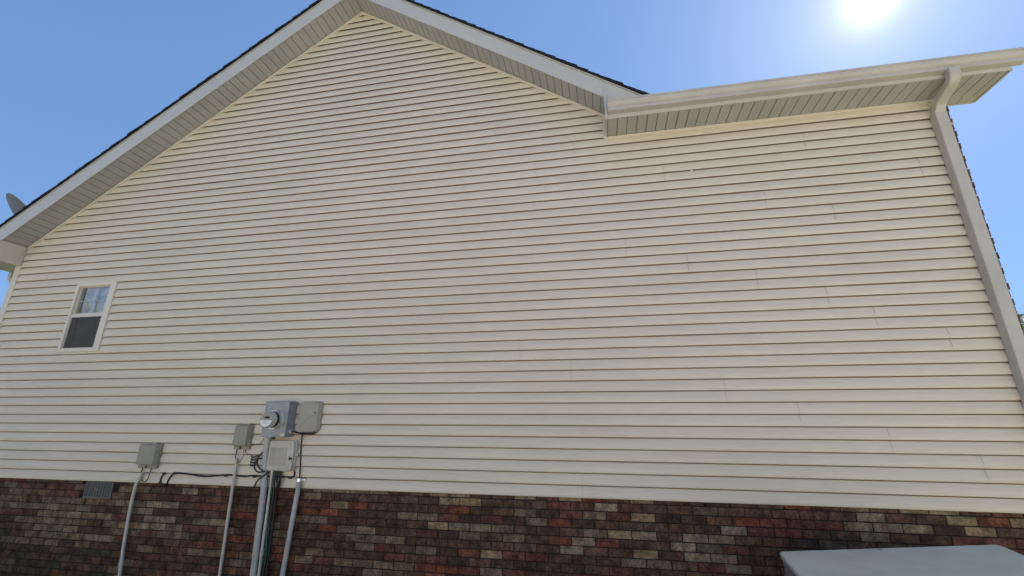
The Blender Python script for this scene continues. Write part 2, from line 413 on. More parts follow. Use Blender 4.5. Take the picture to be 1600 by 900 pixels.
# rake frieze channels (follow the pitch)
def rakebar(x0, x1, y0, y1, h0, h1, name, material, bevel=0, extra=None):
    """bar under/over the rake line between x0 and x1, vertical offsets h0..h1"""
    B = MB(); zr = lambda x: AZ - SL * abs(x - AX)
    B.prism([(x0, y0, zr(x0) + h0), (x1, y0, zr(x1) + h0), (x1, y0, zr(x1) + h1), (x0, y0, zr(x0) + h1)], (0, y1 - y0, 0))
    return B.build(name, material, H, bevel=bevel)
rakebar(XL + .01, AX - .001, -.026, .006, -.040, -.006, 'frieze_channel', M['trim'], .003)
rakebar(AX + .001, .183, -.026, .006, -.040, -.006, 'frieze_channel', M['trim'], .003)
b = MB(); b.box(.200, 3.41, -.024, .004, EAVE - .034, EAVE - .002); b.build('frieze_channel', M['trim'], H, bevel=.003)
b = MB(); b.box(.160, .198, -.024, .004, EAVE - .036, 3.945); b.build('frieze_channel', M['trim'], H, bevel=.003)
# soffits: planks with open grooves
OV = .30
def soffit(origin, along, out_, length, width, up, name, pitch=.1016, grv=.008, dep=.022):
    B = MB(); o = Vector(origin); a = Vector(along).normalized(); w = Vector(out_); u = Vector(up).normalized()
    s_ = 0
    while s_ < length - .004:
        e = min(s_ + pitch, length); d = rnd.uniform(-.0008, .0008)
        pts = [(s_ + grv * .5, d), (e - grv * .5, d), (e - grv * .5, .004), (e - grv * .3, dep), (s_ + grv * .3, dep), (s_ + grv * .5, .004)]
        B.prism([o + a * q + u * h for q, h in pts], w * width); s_ = e
    bb_ = [o + u * dep * .9, o + a * length + u * dep * .9, o + a * length + u * (dep + .01), o + u * (dep + .01)]
    B.prism(bb_, w * width)
    return B.build(name, M['soffit'], H)
la = math.hypot(1, SL)
upL = Vector((-SL, 0, 1)).normalized(); upR = Vector((SL, 0, 1)).normalized()
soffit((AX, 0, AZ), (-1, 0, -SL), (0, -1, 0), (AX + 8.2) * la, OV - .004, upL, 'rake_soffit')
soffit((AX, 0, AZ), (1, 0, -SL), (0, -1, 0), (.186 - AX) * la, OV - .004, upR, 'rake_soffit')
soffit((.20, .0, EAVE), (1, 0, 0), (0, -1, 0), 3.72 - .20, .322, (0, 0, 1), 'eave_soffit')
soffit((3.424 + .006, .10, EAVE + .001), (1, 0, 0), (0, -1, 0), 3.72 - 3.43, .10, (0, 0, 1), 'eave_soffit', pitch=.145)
# rake fascias, drip edge, roof edge
rakebar(-8.3, AX, -OV - .012, -OV, -.012, .215, 'rake_fascia', M['fascia'], .002)
b = MB(); zz = lambda x: AZ - SL * (x - AX)
b.prism([(AX, -OV - .012, zz(AX) - .012), (.188, -OV - .012, zz(.188) - .012), (.200, -OV - .012, EAVE + .1), (.57, -OV - .012, EAVE + .1), (.57, -OV - .012, zz(.57) + .195), (AX, -OV - .012, zz(AX) + .195)], (0, .012, 0)); b.build('rake_fascia', M['fascia'], H, bevel=.0015)
rakebar(-8.3, AX, -OV - .020, -OV - .004, .2155, .232, 'drip_edge', M['gutter'])
rakebar(AX, .60, -OV - .026, -OV - .004, .1955, .210, 'drip_edge', M['gutter'])
def shingles(sgn, x_end, h, y0, y1, name):
    B = MB(); n = int(abs(x_end - AX) * la / .143)
    for q in range(n + 1):
        s0 = q * .143; s1 = min(s0 + .150, abs(x_end - AX) * la)
        if s1 <= s0: break
        P = lambda s_, hh: (AX + sgn * s_ / la, 0, AZ + h - SL * s_ / la + hh)
        nn = 8 if q < 0 else 1
        yj = rnd.uniform(-.006, .006)
        a_, b_, c_, d_ = P(s0, .0), P(s1, .0), P(s1, .044), P(s0, .032)
        B.prism([(p[0], y0 + yj, p[2]) for p in (a_, b_, c_, d_)], (0, y1 - y0, 0))
    return B.build(name, M['shingle'], H)
rf = MB()
shingles(-1, -8.35, .235, -OV - .035, DEPTH + .3, 'roof'); shingles(1, .66, .212, -OV - .035, 4.2, 'roof')
# wing roof at the right: slab rising away from the gutter
wr = MB(); yE, zE = -.46, 3.785
yR = 4.3; zR = zE + SL * (yR - yE)
wr.prism([(.30, yE + .06, zE + .03), (.30, yR, zR), (.30, DEPTH + .4, zE + .03), (.30, DEPTH + .4, zE + .0), (.30, yR, zR - .04), (.30, yE + .06, zE + .0)], (3.42, 0, 0))
wr.build('roof', M['shingle'], H)
# eave box ends
b = MB(); b.prism([(.186, 0, EAVE - .002), (.186, -.325, EAVE - .006), (.186, -.325, 4.12), (.186, 0, 4.12)], (.012, 0, 0)); b.build('eave_box_end', M['fascia'], H)
b = MB(); b.box(.176, .203, -.352, -.318, EAVE - .010, 3.95); b.build('box_end_trim', M['fascia'], H, bevel=.002)
b = MB(); b.prism([(-7.745, .0, 2.662), (-7.745, -OV + .001, 2.662), (-7.745, -OV + .001, 2.93), (-7.745, 0, 2.93)], (-.02, 0, 0)); b.build('eave_box_end', M['trim'], H)
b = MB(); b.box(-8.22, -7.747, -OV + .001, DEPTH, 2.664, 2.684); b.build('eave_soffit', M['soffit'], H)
b = MB(); zr = lambda x: AZ - SL * abs(x - AX)
b.prism([(-8.22, -OV - .010, 2.655), (-7.745, -OV - .010, 2.655), (-7.745, -OV - .010, zr(-7.745) - .013), (-8.18, -OV - .010, 2.655 + .006)], (0, .009, 0)); b.build('eave_box_end', M['fascia'], H)
# eave fascia behind the gutter
b = MB(); b.box(.204, 3.735, -.338, -.322, EAVE - .008, EAVE + .13); b.build('eave_fascia', M['fascia'], H, bevel=.002)
b = MB(); b.box(3.722, 3.737, -.3215, .10, EAVE - .008, EAVE + .10); b.build('rake_fascia', M['fascia'], H)
b = MB(); b.box(3.43, 3.721, .101, .112, EAVE - .006, EAVE + .10); b.build('rake_fascia', M['fascia'], H)
# K-style gutter
gt = MB(); gz = 3.695
gp = [(-.339, gz + .108), (-.339, gz), (-.405, gz), (-.409, gz + .004), (-.409, gz + .030), (-.425, gz + .040), (-.444, gz + .062), (-.447, gz + .078), (-.455, gz + .080), (-.455, gz + .098), (-.446, gz + .100),
      (-.446, gz + .094), (-.451, gz + .092), (-.451, gz + .084), (-.442, gz + .080), (-.439, gz + .064), (-.421, gz + .044), (-.405, gz + .032), (-.403, gz + .003), (-.342, gz + .003), (-.342, gz + .108)]
xs_ = [.206 + (3.80 - .206) * q / 30 for q in range(31)]
base = len(gt.v); n = len(gp)
for x in xs_:
    dz = -.012 * (x - .2) / 3.6 + .0015 * noise.noise(Vector((x * 1.3, 0, 0)))
    gt.v += [(x, y, z + dz) for y, z in gp]
for q in range(30):
    for r_ in range(n):
        w = (r_ + 1) % n; i = base + q * n; gt.f.append((i + r_, i + w, i + n + w, i + n + r_)); gt.c.append(None)
GT = gt.build('gutter', M['gutter'], H)
for x in (.2045, 3.80):
    ec = MB(); dz = -.012 * (x - .2) / 3.6
    ec.prism([(x, y, z + dz) for y, z in gp[:10]] , (.0018, 0, 0)); ec.build('end_cap', M['gutter'], GT)
# left gutter
gl_ = MB(); gl_.prism([(-8.222, -OV, 2.72), (-8.222, -OV, 2.80), (-8.34, -OV, 2.82), (-8.335, -OV, 2.77), (-8.31, -OV, 2.72)], (0, DEPTH + .3, 0)); gl_.build('gutter', M['gutter'], H)
# downspouts: ribbed rectangular pipe
def dprof(w, d, n=3):
    P = []; e = .012
    pts = []
    def side(p0, p1, nx, ny):
        for q in range(7):
            t_ = q / 6; rib = .0022 if q in (2, 4) else 0
            pts.append((p0[0] + (p1[0] - p0[0]) * t_ - nx * rib, p0[1] + (p1[1] - p0[1]) * t_ - ny * rib))
    a, b_ = w / 2, d / 2
    side((-a + e, -b_), (a - e, -b_), 0, -1); pts.append((a - e * .3, -b_ + e * .3)); side((a, -b_ + e), (a, b_ - e), 1, 0); pts.append((a - e * .3, b_ - e * .3))
    side((a - e, b_), (-a + e, b_), 0, 1); pts.append((-a + e * .3, b_ - e * .3)); side((-a, b_ - e), (-a, -b_ + e), -1, 0); pts.append((-a + e * .3, -b_ + e * .3))
    return pts
ds = MB(); X_ = 3.281; YP = -.058
ds.sweep([(3.242, -.384, 3.70), (3.242, -.384, 3.645), (3.243, -.376, 3.615), (3.246, -.352, 3.594), (3.250, -.325, 3.586), (3.268, -.185, 3.565), (3.275, -.125, 3.545), (X_, -.085, 3.512), (X_, -.066, 3.465), (X_, YP, 3.42), (X_, YP, 3.30)], dprof(.088, .072), up=(1, 0, 0))
DS = ds.build('downspout', M['downs'], H, smooth=True)
d2 = MB(); d2.sweep([(X_, YP, 3.475), (X_ + .001, YP, 3.0), (X_, YP - .001, 2.62)], dprof(.101, .086), up=(1, 0, 0)); d2.build('upper_section', M['downs'], DS, smooth=True)
d2 = MB(); d2.sweep([(X_, YP, 2.64), (X_ + .002, YP, 1.4), (X_, YP, GZ + .15), (X_, -.10, GZ + .07), (X_, -.30, GZ + .05)], dprof(.105, .090), up=(1, 0, 0)); d2.build('lower_section', M['downs'], DS, smooth=True)
for zz_ in (3.30, .55):
    d3 = MB(); d3.box(X_ - .056, X_ + .056, YP - .049, YP - .046, zz_, zz_ + .028); d3.box(X_ - .056, X_ - .0535, YP - .049, .0, zz_, zz_ + .028)
    d3.cyl((X_ - .057, -.03, zz_ + .014), (-1, 0, 0), .005, .005, .003, 8); d3.build('strap', M['downs'], DS)
ds = MB(); ds.sweep([(-8.27, .22, 2.72), (-8.27, .22, 2.60), (-8.22, .22, 2.54), (-8.02, .22, 2.49), (-7.93, .22, 2.44), (-7.90, .22, 2.36), (-7.90, .22, GZ + .1)], [(a, b_) for a, b_ in dprof(.07, .06)], up=(0, 1, 0)); ds.build('downspout', M['downs'], H, smooth=True)

# ------------------------------------------------------------------ window
wn = MB()
FW = .046
def frame(B, x0, x1, z0, z1, w, yf, yb):
    wl = w if isinstance(w, tuple) else (w,) * 4   # left, right, bottom, top
    B.prism([(x0, yf, z0), (x0 + wl[0], yf, z0 + wl[2]), (x0 + wl[0], yf, z1 - wl[3]), (x0, yf, z1)], (0, yb - yf, 0))
    B.prism([(x1, yf, z0), (x1 - wl[1], yf, z0 + wl[2]), (x1 - wl[1], yf, z1 - wl[3]), (x1, yf, z1)], (0, yb - yf, 0))
    B.prism([(x0, yf, z0), (x1, yf, z0), (x1 - wl[1], yf, z0 + wl[2]), (x0 + wl[0], yf, z0 + wl[2])], (0, yb - yf, 0))
    B.prism([(x0, yf, z1), (x1, yf, z1), (x1 - wl[1], yf, z1 - wl[3]), (x0 + wl[0], yf, z1 - wl[3])], (0, yb - yf, 0))
frame(wn, wx0, wx1, wz0, wz1, (.040, .100 - .01, .036, .040), -.032, .055)
b = MB(); b.box(wx0 + .016, wx1 - .015, -.0185, .006, 1.4226, 1.4525); b.build('siding_strip', M['siding_plain'], H)
# the window unit is an object of the house; its frame, sashes and panes are its sub-parts
WN = wn.build('window', M['frame'], H, bevel=.002)
B = MB(); frame(B, wx0 + .036, wx1 - .086, 1.915, wz1 - .036, (.016, .016, .03, .014), .0, .03); B.build('sash', M['sash'], WN, bevel=.001)
B = MB(); frame(B, wx0 + .036, wx1 - .086, wz0 + .032, 1.93, (.014, .014, .016, .04), -.020, .0); B.build('sash', M['sash'], WN, bevel=.001)
gx0, gx1 = wx0 + .05, wx1 - .10
B = MB(); B.face([(gx0, .016, 1.94), (gx1, .016, 1.94), (gx1, .016, 2.30), (gx0, .016, 2.30)]); B.build('pane', M['glass'], WN)
B = MB(); B.face([(gx0, .022, 1.49), (gx1, .022, 1.49), (gx1, .022, 1.92), (gx0, .022, 1.92)]); B.build('pane', M['glass'], WN)
B = MB(); cx = (gx0 + gx1) / 2
B.box(cx - .009, cx + .009, .024, .032, 1.94, 2.30); B.box(gx0, gx1, .024, .032, 2.105, 2.122); B.build('grille', M['white'], WN)
B = MB(); B.box(cx - .009, cx + .009, .030, .036, 1.49, 1.92); B.box(gx0, gx1, .030, .036, 1.70, 1.717); B.build('grille', M['white'], WN)
# insect screen: a fine real mesh of vertical and horizontal threads
B = MB()
q = gx0
while q < gx1: B.box(q, q + .0033, -.0065, -.0055, 1.49, 1.895); q += .0068
q = 1.49
while q < 1.895: B.box(gx0, gx1, -.0085, -.0075, q, q + .0026); q += .0072
B.build('screen', M['screen'], WN)
B = MB()
n = 40
for q in range(n):
    xa = wx0 - .1 + (.85) * q / n; xb = wx0 - .1 + .85 * (q + 1) / n; f = lambda i: .075 + .018 * math.sin(i * 1.3) + .01 * math.sin(i * .6)
    B.face([(xa, f(q), 1.35), (xb, f(q + 1), 1.35), (xb, f(q + 1), 2.4), (xa, f(q), 2.4)])
B.build('curtain', M['curtain'], WN, smooth=True)
B = MB(); B.box(wx0 - .3, wx1 + .3, .3, .35, 1.2, 2.6); B.build('room_backing', M['room'], WN)
# crawl-space vent
B = MB(); frame(B, -5.668, -5.297, -.178, -.004, (.014, .014, .020, .006), -.012, .012)
V_ = B.build('foundation_vent', M['ventm'], H, bevel=.002)
B = MB()
for q in range(9):
    x = -5.645 + q * .0365
    B.prism([(x, -.010, -.158), (x + .008, -.010, -.158), (x + .008, -.010, -.010), (x, -.010, -.010)], (.006, .012, 0))
B.build('louvre', M['ventm'], V_)
B = MB(); B.box(-5.66, -5.305, .02, .0215, -.17, 0); B.build('backing', M['dark'], V_)
B = MB(); B.box(-5.525, -5.45, -.014, -.010, -.098, -.078); B.cyl((-5.487, -.016, -.088), (0, 1, 0), .014, .014, .004, 12); B.build('slide', M['ventm'], V_)

# ------------------------------------------------------------------ electric meter and its box
T = thing('electric_meter', 'round glass electric meter on a blue grey steel box fixed to the siding', 'electric meter', (-3.31, 0, .48))
B = MB(); B.box(-3.445, -3.170, -.150, -.012, .482, .826); B.build('meter_box', M['grey'], T, bevel=.004)
B = MB(); B.box(-3.452, -3.164, -.160, -.012, .8265, .834); B.build('top_cap', M['grey'], T, bevel=.001)
B = MB(); B.box(-3.38, -3.33, -.153, -.150, .466, .482); B.build('hasp', M['grey'], T)
B = MB(); B.box(-3.475, -3.446, -.04, -.015, .50, .53); B.build('mounting_ear', M['grey'], T)
B = MB(); B.cyl((-3.30, -.158, .470), (0, 1, 0), .014, .014, .02, 12); B.build('lock', M['black'], T)
B = MB(); B.face([(-3.225, -.1515, .492), (-3.18, -.1515, .492), (-3.18, -.1515, .516), (-3.225, -.1515, .516)]); B.build('sticker', M['label'], T)
mc = Vector((-3.300, -.150, .650)); ax_ = (0, -1, 0)
B = MB(); B.cyl(mc, ax_, .100, .098, .012, 40); B.cyl(mc + Vector((0, -.012, 0)), ax_, .092, .086, .030, 40); B.build('socket_ring', M['pale'], T, smooth=True)
B = MB(); B.cyl(mc + Vector((0, -.042, 0)), ax_, .090, .090, .010, 40); B.build('clamp_ring', M['silver'], T, smooth=True)
B = MB(); B.cyl(mc + Vector((0, -.052, 0)), ax_, .083, .081, .030, 40); B.build('meter_base', M['black'], T, smooth=True)
B = MB(); B.cyl(mc + Vector((0, -.082, 0)), ax_, .080, .077, .052, 40); MC = B.build('meter_body', M['pale'], T, smooth=True)
B = MB()
for q in range(40):
    a = 2 * PI * q / 40
    if q % 2: B.box(mc.x + .0785 * math.cos(a) - .002, mc.x + .0785 * math.cos(a) + .002, -.280, -.234, mc.z + .0785 * math.sin(a) - .002, mc.z + .0785 * math.sin(a) + .002)
B.build('cover_rib', M['white'], MC)
B = MB(); B.cyl(mc + Vector((0, -.134, 0)), ax_, .077, .071, .006, 40); B.build('meter_face', M['taupe'], T, smooth=True)
B = MB(); B.prism([(mc.x + .066 * math.cos(a), -.2905, mc.z - .008 + .060 * math.sin(a)) for a in [PI + PI * q / 16 for q in range(17)]], (0, -.001, 0)); B.build('name_plate', M['white'], T)
B = MB(); B.box(mc.x - .018, mc.x + .036, -.2925, -.290, mc.z + .008, mc.z + .030); B.build('display', M['black'], T)
B = MB()
for z in (-.018, -.026, -.036, -.043): B.box(mc.x - .035, mc.x + .033 + z * .3, -.2922, -.2916, mc.z + z, mc.z + z + .0025)
B.build('print_line', M['taupe'], T)
# hub on the right side with its black lead to the big cover
B = MB(); B.cyl((-3.170, -.085, .535), (1, 0, 0), .020, .018, .030, 16); B.build('cable_hub', M['pale'], T, smooth=True)
B = MB(); B.tube([(-3.142, -.085, .535), (-3.12, -.085, .534), (-3.10, -.078, .528), (-3.085, -.06, .520), (-3.04, -.05, .516), (-2.95, -.04, .513), (-2.90, -.035, .525)], .008, 8); B.build('lead', M['black'], T, smooth=True)

# ------------------------------------------------------------------ telephone interface boxes
def nidbox(x0, x1, z0, z1, d, label, oval):
    T = thing('utility_box', label, 'utility box', ((x0 + x1) / 2, 0, z0 - .04), 'grey green utility boxes on the siding')
    cut = .018
    B = MB(); B.prism(rrect(x0 - .006, x1 + .018, z0 - .036, z1 + .004, -.014, .012), (0, -.028, 0)); B.build('base', M['olive'], T, bevel=.002)
    B = MB(); y1 = -d
    P0 = rrect(x0 - .004, x1 + .014, z0 - .002, z1 + .006, -.042, .014); P1 = rrect(x0 + .004, x1 - .004, z0 + .006, z1 - .004, y1, .014); n = len(P0)
    B.v += P0 + P1
    for q in range(n):
        w = (q + 1) % n; B.f.append((q, w, n + w, n + q)); B.c.append(None)
    B.f.append(tuple(range(n))[::-1]); B.f.append(tuple(range(n, 2 * n))); B.c += [None, None]
    cv = B.build('cover', M['olive'], T, bevel=.003, ang=40)
    for zz in (z1 - .05, (z0 + z1) / 2, z0 + .03): B = MB(); B.box(x1 + .008, x1 + .022, -.062, -.030, zz - .018, zz + .012); B.build('hinge', M['olive'], cv, bevel=.003)
    B = MB(); B.box((x0 + x1) / 2 + .02, (x0 + x1) / 2 + .055, -.032, -.010, z1 + .004, z1 + .022); B.build('mounting_tab', M['taupe'], T, bevel=.003)
    if oval:
        B = MB(); c = ((x0 + x1) / 2, z1 - .040)
        ring = [(c[0] + .034 * math.cos(a), y1 - .0005, c[1] + .014 * math.sin(a)) for a in [2 * PI * q / 24 for q in range(25)]]
        B.tube(ring, .0022, 6); B.build('emblem', M['olive'], cv, smooth=True)
        B = MB(); B.box(x0 + .006, x1 - .006, y1 - .002, y1 + .004, z1 - .072, z1 - .066); B.build('ridge', M['olive'], cv)
    B = MB(); B.box((x0 + x1) / 2 - .016, (x0 + x1) / 2 + .006, -.046, -.0425, z0 - .030, z0 - .006); B.build('latch', M['black'], T)
    return T
nidbox(-3.829, -3.668, .386, .592, .085, 'upper grey green utility box with an oval on its cover, just left of the meter', True)
nidbox(-4.990, -4.768, .178, .388, .085, 'lowest and leftmost grey green utility box, plain cover, above the left thin conduit', False)
# their hanging wires (belong to nothing rigid: separate cables)
def cable(name, paths, r, material, label, cat='cable', group=None, n=8):
    B = MB()
    for P in paths: B.tube(smooth(P), r, n)
    o = B.build(name, material, None, smooth=True); top(o, label, cat, group); return o
def smooth(P, k=6):
    P = [Vector(p) for p in P]; out = []
    if len(P) < 3: return P
    for i in range(len(P) - 1):
        a, b_, c, d = P[max(i - 1, 0)], P[i], P[i + 1], P[min(i + 2, len(P) - 1)]
        for q in range(k):
            t_ = q / k; out.append(.5 * ((2 * b_) + (c - a) * t_ + (2 * a - 5 * b_ + 4 * c - d) * t_ ** 2 + (3 * b_ - a - 3 * c + d) * t_ ** 3))
    out.append(P[-1]); return out
cable('hook_wire', [[(-4.81, -.04, .145), (-4.812, -.05, .10), (-4.815, -.05, .055), (-4.835, -.05, .022), (-4.865, -.05, .012), (-4.885, -.05, .022), (-4.890, -.05, .038)]], .0045, M['black'], 'short black wire curling like a hook under the leftmost utility box')
cable('drop_wire', [[(-4.925, -.04, .15), (-4.925, -.045, .12), (-4.925, -.045, .085)]], .006, M['black'], 'short black wire from the leftmost utility box down into its conduit')
cable('drop_wire', [[(-3.79, -.04, .352), (-3.797, -.04, .30), (-3.785, -.045, .25), (-3.772, -.05, .22)]], .005, M['black'], 'black wire from the upper utility box down into the middle thin conduit')
cable('loop_wire', [[(-3.715, -.04, .352), (-3.70, -.045, .30), (-3.715, -.045, .25), (-3.745, -.045, .222), (-3.765, -.045, .225)]], .0032, M['brown'], 'thin brown wire looping under the upper utility box')
cable('ground_wire', [[(-3.50, -.03, .475), (-3.52, -.03, .43), (-3.56, -.03, .405), (-3.63, -.03, .395), (-3.68, -.035, .375), (-3.71, -.035, .35)]], .0035, M['brown'], 'thin brown wire curving from the meter box to the upper utility box')
cable('bonding_wire', [[(-3.70, -.03, .35), (-3.69, -.03, .325), (-3.66, -.03, .305), (-3.60, -.03, .302), (-3.53, -.03, .30), (-3.47, -.03, .285)]], .0035, M['brown'], 'thin brown wire running above the terminal block to the pale panel')
# terminal block with black loops
T = thing('terminal_block', 'small black terminal block of four looped wires on the siding', 'terminal block', (-3.58, 0, .19))
B = MB(); B.box(-3.565, -3.545, -.03, -.012, .195, .30); B.build('strip', M['brown'], T, bevel=.002)
for q in range(4):
    z = .203 + q * .027
    B = MB(); B.tube(smooth([(-3.560, -.034, z), (-3.578, -.045, z - .006), (-3.598, -.045, z), (-3.594, -.042, z + .010)]), .0075, 8); B.build('loop', M['black'], T, smooth=True)
# ------------------------------------------------------------------ pale panel below meter
T = thing('service_panel', 'pale grey plastic panel with ribbed door directly below the meter box', 'electrical panel', (-3.24, 0, .16))
B = MB(); B.prism(rrect(-3.390, -3.090, .150, .450, -.014, .02), (0, -.038, 0)); B.build('base', M['pale'], T, bevel=.003)
B = MB(); B.prism(rrect(-3.382, -3.098, .158, .444, -.053, .025), (0, -.028, 0)); D = B.build('door', M['pale'], T, bevel=.006, ang=50)
B = MB()
for q in range(9):
    x = -3.362 + q * .0225
    B.prism([(x, -.0812, .205), (x + .007, -.0925, .205), (x + .014, -.0812, .205)], (0, 0, .175))
B.build('rib', M['pale'], D)
B = MB(); B.box(-3.365, -3.15, -.0852, -.0812, .178, .196); B.box(-3.365, -3.15, -.0852, -.0812, .392, .400); B.box(-3.140, -3.134, -.0852, -.0812, .175, .43); B.build('ridge', M['pale'], D, bevel=.001)
B = MB(); B.box(-3.130, -3.098, -.094, -.0812, .270, .284); B.box(-3.122, -3.112, -.102, -.094, .262, .292); B.build('latch', M['black'], D)
B = MB(); B.box(-3.089, -3.068, -.05, -.03, .30, .325); B.build('hinge', M['pale'], T)
# big rounded cover at the right
T = thing('cable_cover', 'warm grey cover with rounded corners and embossed arc, right of the meter box', 'utility box', (-2.98, 0, .52))
B = MB(); B.prism(rrect(-3.110, -2.868, .520, .835, -.013, (.012, .05, .03, .03)), (0, -.02, 0)); B.build('base', M['taupe'], T)
B = MB(); P0 = rrect(-3.106, -2.862, .522, .836, -.0335, (.012, .055, .03, .03)); P1 = rrect(-3.103, -2.885, .530, .828, -.075, (.012, .05, .03, .03)); n = len(P0)
B.v += P0 + P1
for q in range(n):
    w = (q + 1) % n; B.f.append((q, w, n + w, n + q)); B.c.append(None)
B.f.append(tuple(range(n))[::-1]); B.f.append(tuple(range(n, 2 * n))); B.c += [None, None]
cv = B.build('cover', M['taupe'], T, bevel=.005, ang=40)
B = MB(); B.tube(smooth([(-3.06, -.0752, .60), (-3.02, -.0752, .645), (-2.97, -.0752, .68), (-2.91, -.0752, .695)]), .0032, 6); B.tube(smooth([(-3.03, -.0752, .60), (-2.99, -.0752, .64), (-2.94, -.0752, .665), (-2.905, -.0752, .672)]), .0026, 6); B.build('embossed_arc', M['taupe'], cv, smooth=True)
B = MB(); B.cyl((-2.912, -.075, .722), (0, -1, 0), .007, .007, .004, 12); B.build('screw', M['black'], cv)
# ------------------------------------------------------------------ conduits
def conduit(name, path, r, material, label, parts=(), group='conduits running up the brick base'):
    T = thing(name, label, 'conduit', (path[-1][0], path[-1][1], GZ), group)
    B = MB(); B.tube(smooth(path), r, 16); B.build('pipe', material, T, smooth=True)
    for nm, c, a, r0, r1, h, mm in parts:
        B = MB(); B.cyl(c, a, r0, r1, h, 18); B.build(nm, mm, T, smooth=True)
    return T
conduit('conduit', [(-4.905, -.045, .098), (-4.925, -.046, .06), (-4.952, -.05, -.02), (-4.957, -.05, -.15), (-4.949, -.05, -.35), (-4.925, -.05, -.62), (-4.892, -.05, -.88), (-4.885, -.05, GZ)], .0165, M['pipe2'],
        'leftmost thin grey conduit, bowed, rising to the lowest utility box', [('coupling', (-4.905, -.05, -.79), (-.1, 0, 1), .020, .020, .045, M['pipe2'])])
conduit('conduit', [(-3.770, -.048, .255), (-3.764, -.050, .15), (-3.757, -.05, .0), (-3.746, -.05, -.35), (-3.733, -.05, -.72), (-3.728, -.05, GZ)], .0150, M['pipe2'],
        'thin grey conduit rising to the upper utility box, crossed by the black cable', [('cap', (-3.770, -.048, .25), (0, 0, 1), .018, .016, .012, M['pipe']), ('strap', (-3.757, -.05, .12), (0, 0, 1), .018, .018, .012, M['pipe2'])])
T = conduit('conduit', [(-3.44, -.075, .478), (-3.44, -.075, .47)], .022, M['pale'], 'short grey nipple between meter box and thick conduit beside the pale panel', [('coupling', (-3.425, -.07, .445), (0, 0, 1), .026, .026, .03, M['pale'])])
T['group'] = 'conduits running up the brick base'
conduit('conduit', [(-3.425, -.062, .45), (-3.420, -.062, .30), (-3.40, -.062, .10), (-3.381, -.065, .0), (-3.366, -.065, -.4), (-3.350, -.065, -.78), (-3.346, -.065, GZ)], .0300, M['pipe'],
        'thickest pale blue grey conduit, running down from the meter box', [('coupling', (-3.397, -.063, .065), (.1, 0, -1), .036, .036, .05, M['pipe']), ('screw', (-3.352, -.098, -.60), (0, 1, 0), .004, .004, .006, M['dark'])])
conduit('conduit', [(-3.318, -.06, .16), (-3.312, -.06, .0), (-3.303, -.06, -.4), (-3.294, -.06, -.78), (-3.29, -.06, GZ)], .0140, M['pipe2'],
        'slim grey conduit close against the right of the thickest conduit', [('coupling', (-3.298, -.06, -.60), (0, 0, 1), .018, .018, .06, M['pipe2'])])
conduit('conduit', [(-3.010, -.048, .070), (-3.007, -.05, .0), (-3.022, -.05, -.25), (-3.038, -.05, -.55), (-3.050, -.05, -.80), (-3.055, -.05, GZ)], .0235, M['pipe'],
        'rightmost grey conduit with a shiny fitting at its top', [('fitting', (-3.010, -.048, .062), (0, 0, 1), .030, .027, .030, M['silver'])])
B = MB(); B.box(-3.0, -2.955, -.035, -.014, .070, .085); B.cyl((-2.965, -.036, .078), (0, 1, 0), .010, .010, .01, 10)
top(B.build('pipe_strap', M['silver'], None, bevel=.002), 'small shiny strap holding the rightmost conduit to the siding', 'strap')
# ------------------------------------------------------------------ cables
hc = [(-4.651, .097), (-4.676, .049), (-4.668, .003), (-4.64, -.026), (-4.60, -.014), (-4.573, .043), (-4.529, .096), (-4.464, .105), (-4.329, .097), (-4.135, .080), (-3.89, .100), (-3.78, .099), (-3.661, .091), (-3.555, .100), (-3.457, .098), (-3.36, .10), (-3.25, .10), (-3.13, .098), (-3.09, .105), (-3.085, .15)]
cb = cable('black_cable', [[(x, -.028 if z > 0 else -.02, z) for x, z in hc[:15]] + [(-3.40, -.018, .098), (-3.25, -.018, .098), (-3.15, -.024, .098), (-3.09, -.028, .105), (-3.087, -.030, .15)]], .0085, M['black'], 'long black cable sagging along the bottom of the siding to the pale panel')
for x, z in ((-4.651, .098), (-4.515, .104), (-3.885, .096), (-3.54, .094), (-3.13, .093)):
    B = MB(); B.box(x - .012, x + .012, -.042, -.012, z - .012, z + .010); B.build('clip', M['black'], cb, bevel=.003)
B = MB(); B.box(-4.69, -4.668, -.034, -.012, -.002, .016); B.build('clip', M['black'], cb, bevel=.002)
cable('black_cable', [[(-3.40, -.09, .155), (-3.44, -.10, .18), (-3.475, -.10, .23), (-3.47, -.09, .30), (-3.43, -.08, .34)], [(-3.38, -.09, .15), (-3.45, -.105, .145), (-3.505, -.10, .20), (-3.50, -.07, .26), (-3.47, -.05, .27)]], .0075, M['black'], 'black cable loops bulging from the left edge of the pale panel')
cable('black_cable', [[(-3.33, -.08, .15), (-3.37, -.10, .12), (-3.44, -.105, .06), (-3.50, -.06, .0), (-3.60, -.015, -.020), (-3.70, -.012, -.012)]], .0075, M['black'], 'black cable slanting across the thick conduit to the edge of the siding')
cable('black_cable', [[(-3.28, -.06, .155), (-3.272, -.07, .05), (-3.262, -.065, -.05), (-3.262, -.06, -.3), (-3.25, -.055, -.6), (-3.245, -.055, GZ)], [(-3.255, -.05, .155), (-3.245, -.07, .08), (-3.235, -.06, .03), (-3.250, -.05, -.05), (-3.238, -.045, -.3), (-3.232, -.045, -.6), (-3.225, -.045, GZ)], [(-3.235, -.04, .155), (-3.220, -.06, .09), (-3.225, -.05, .02), (-3.26, -.04, -.02)]], .0105, M['black'], 'bundle of thick black cables running down beside the slim conduit')
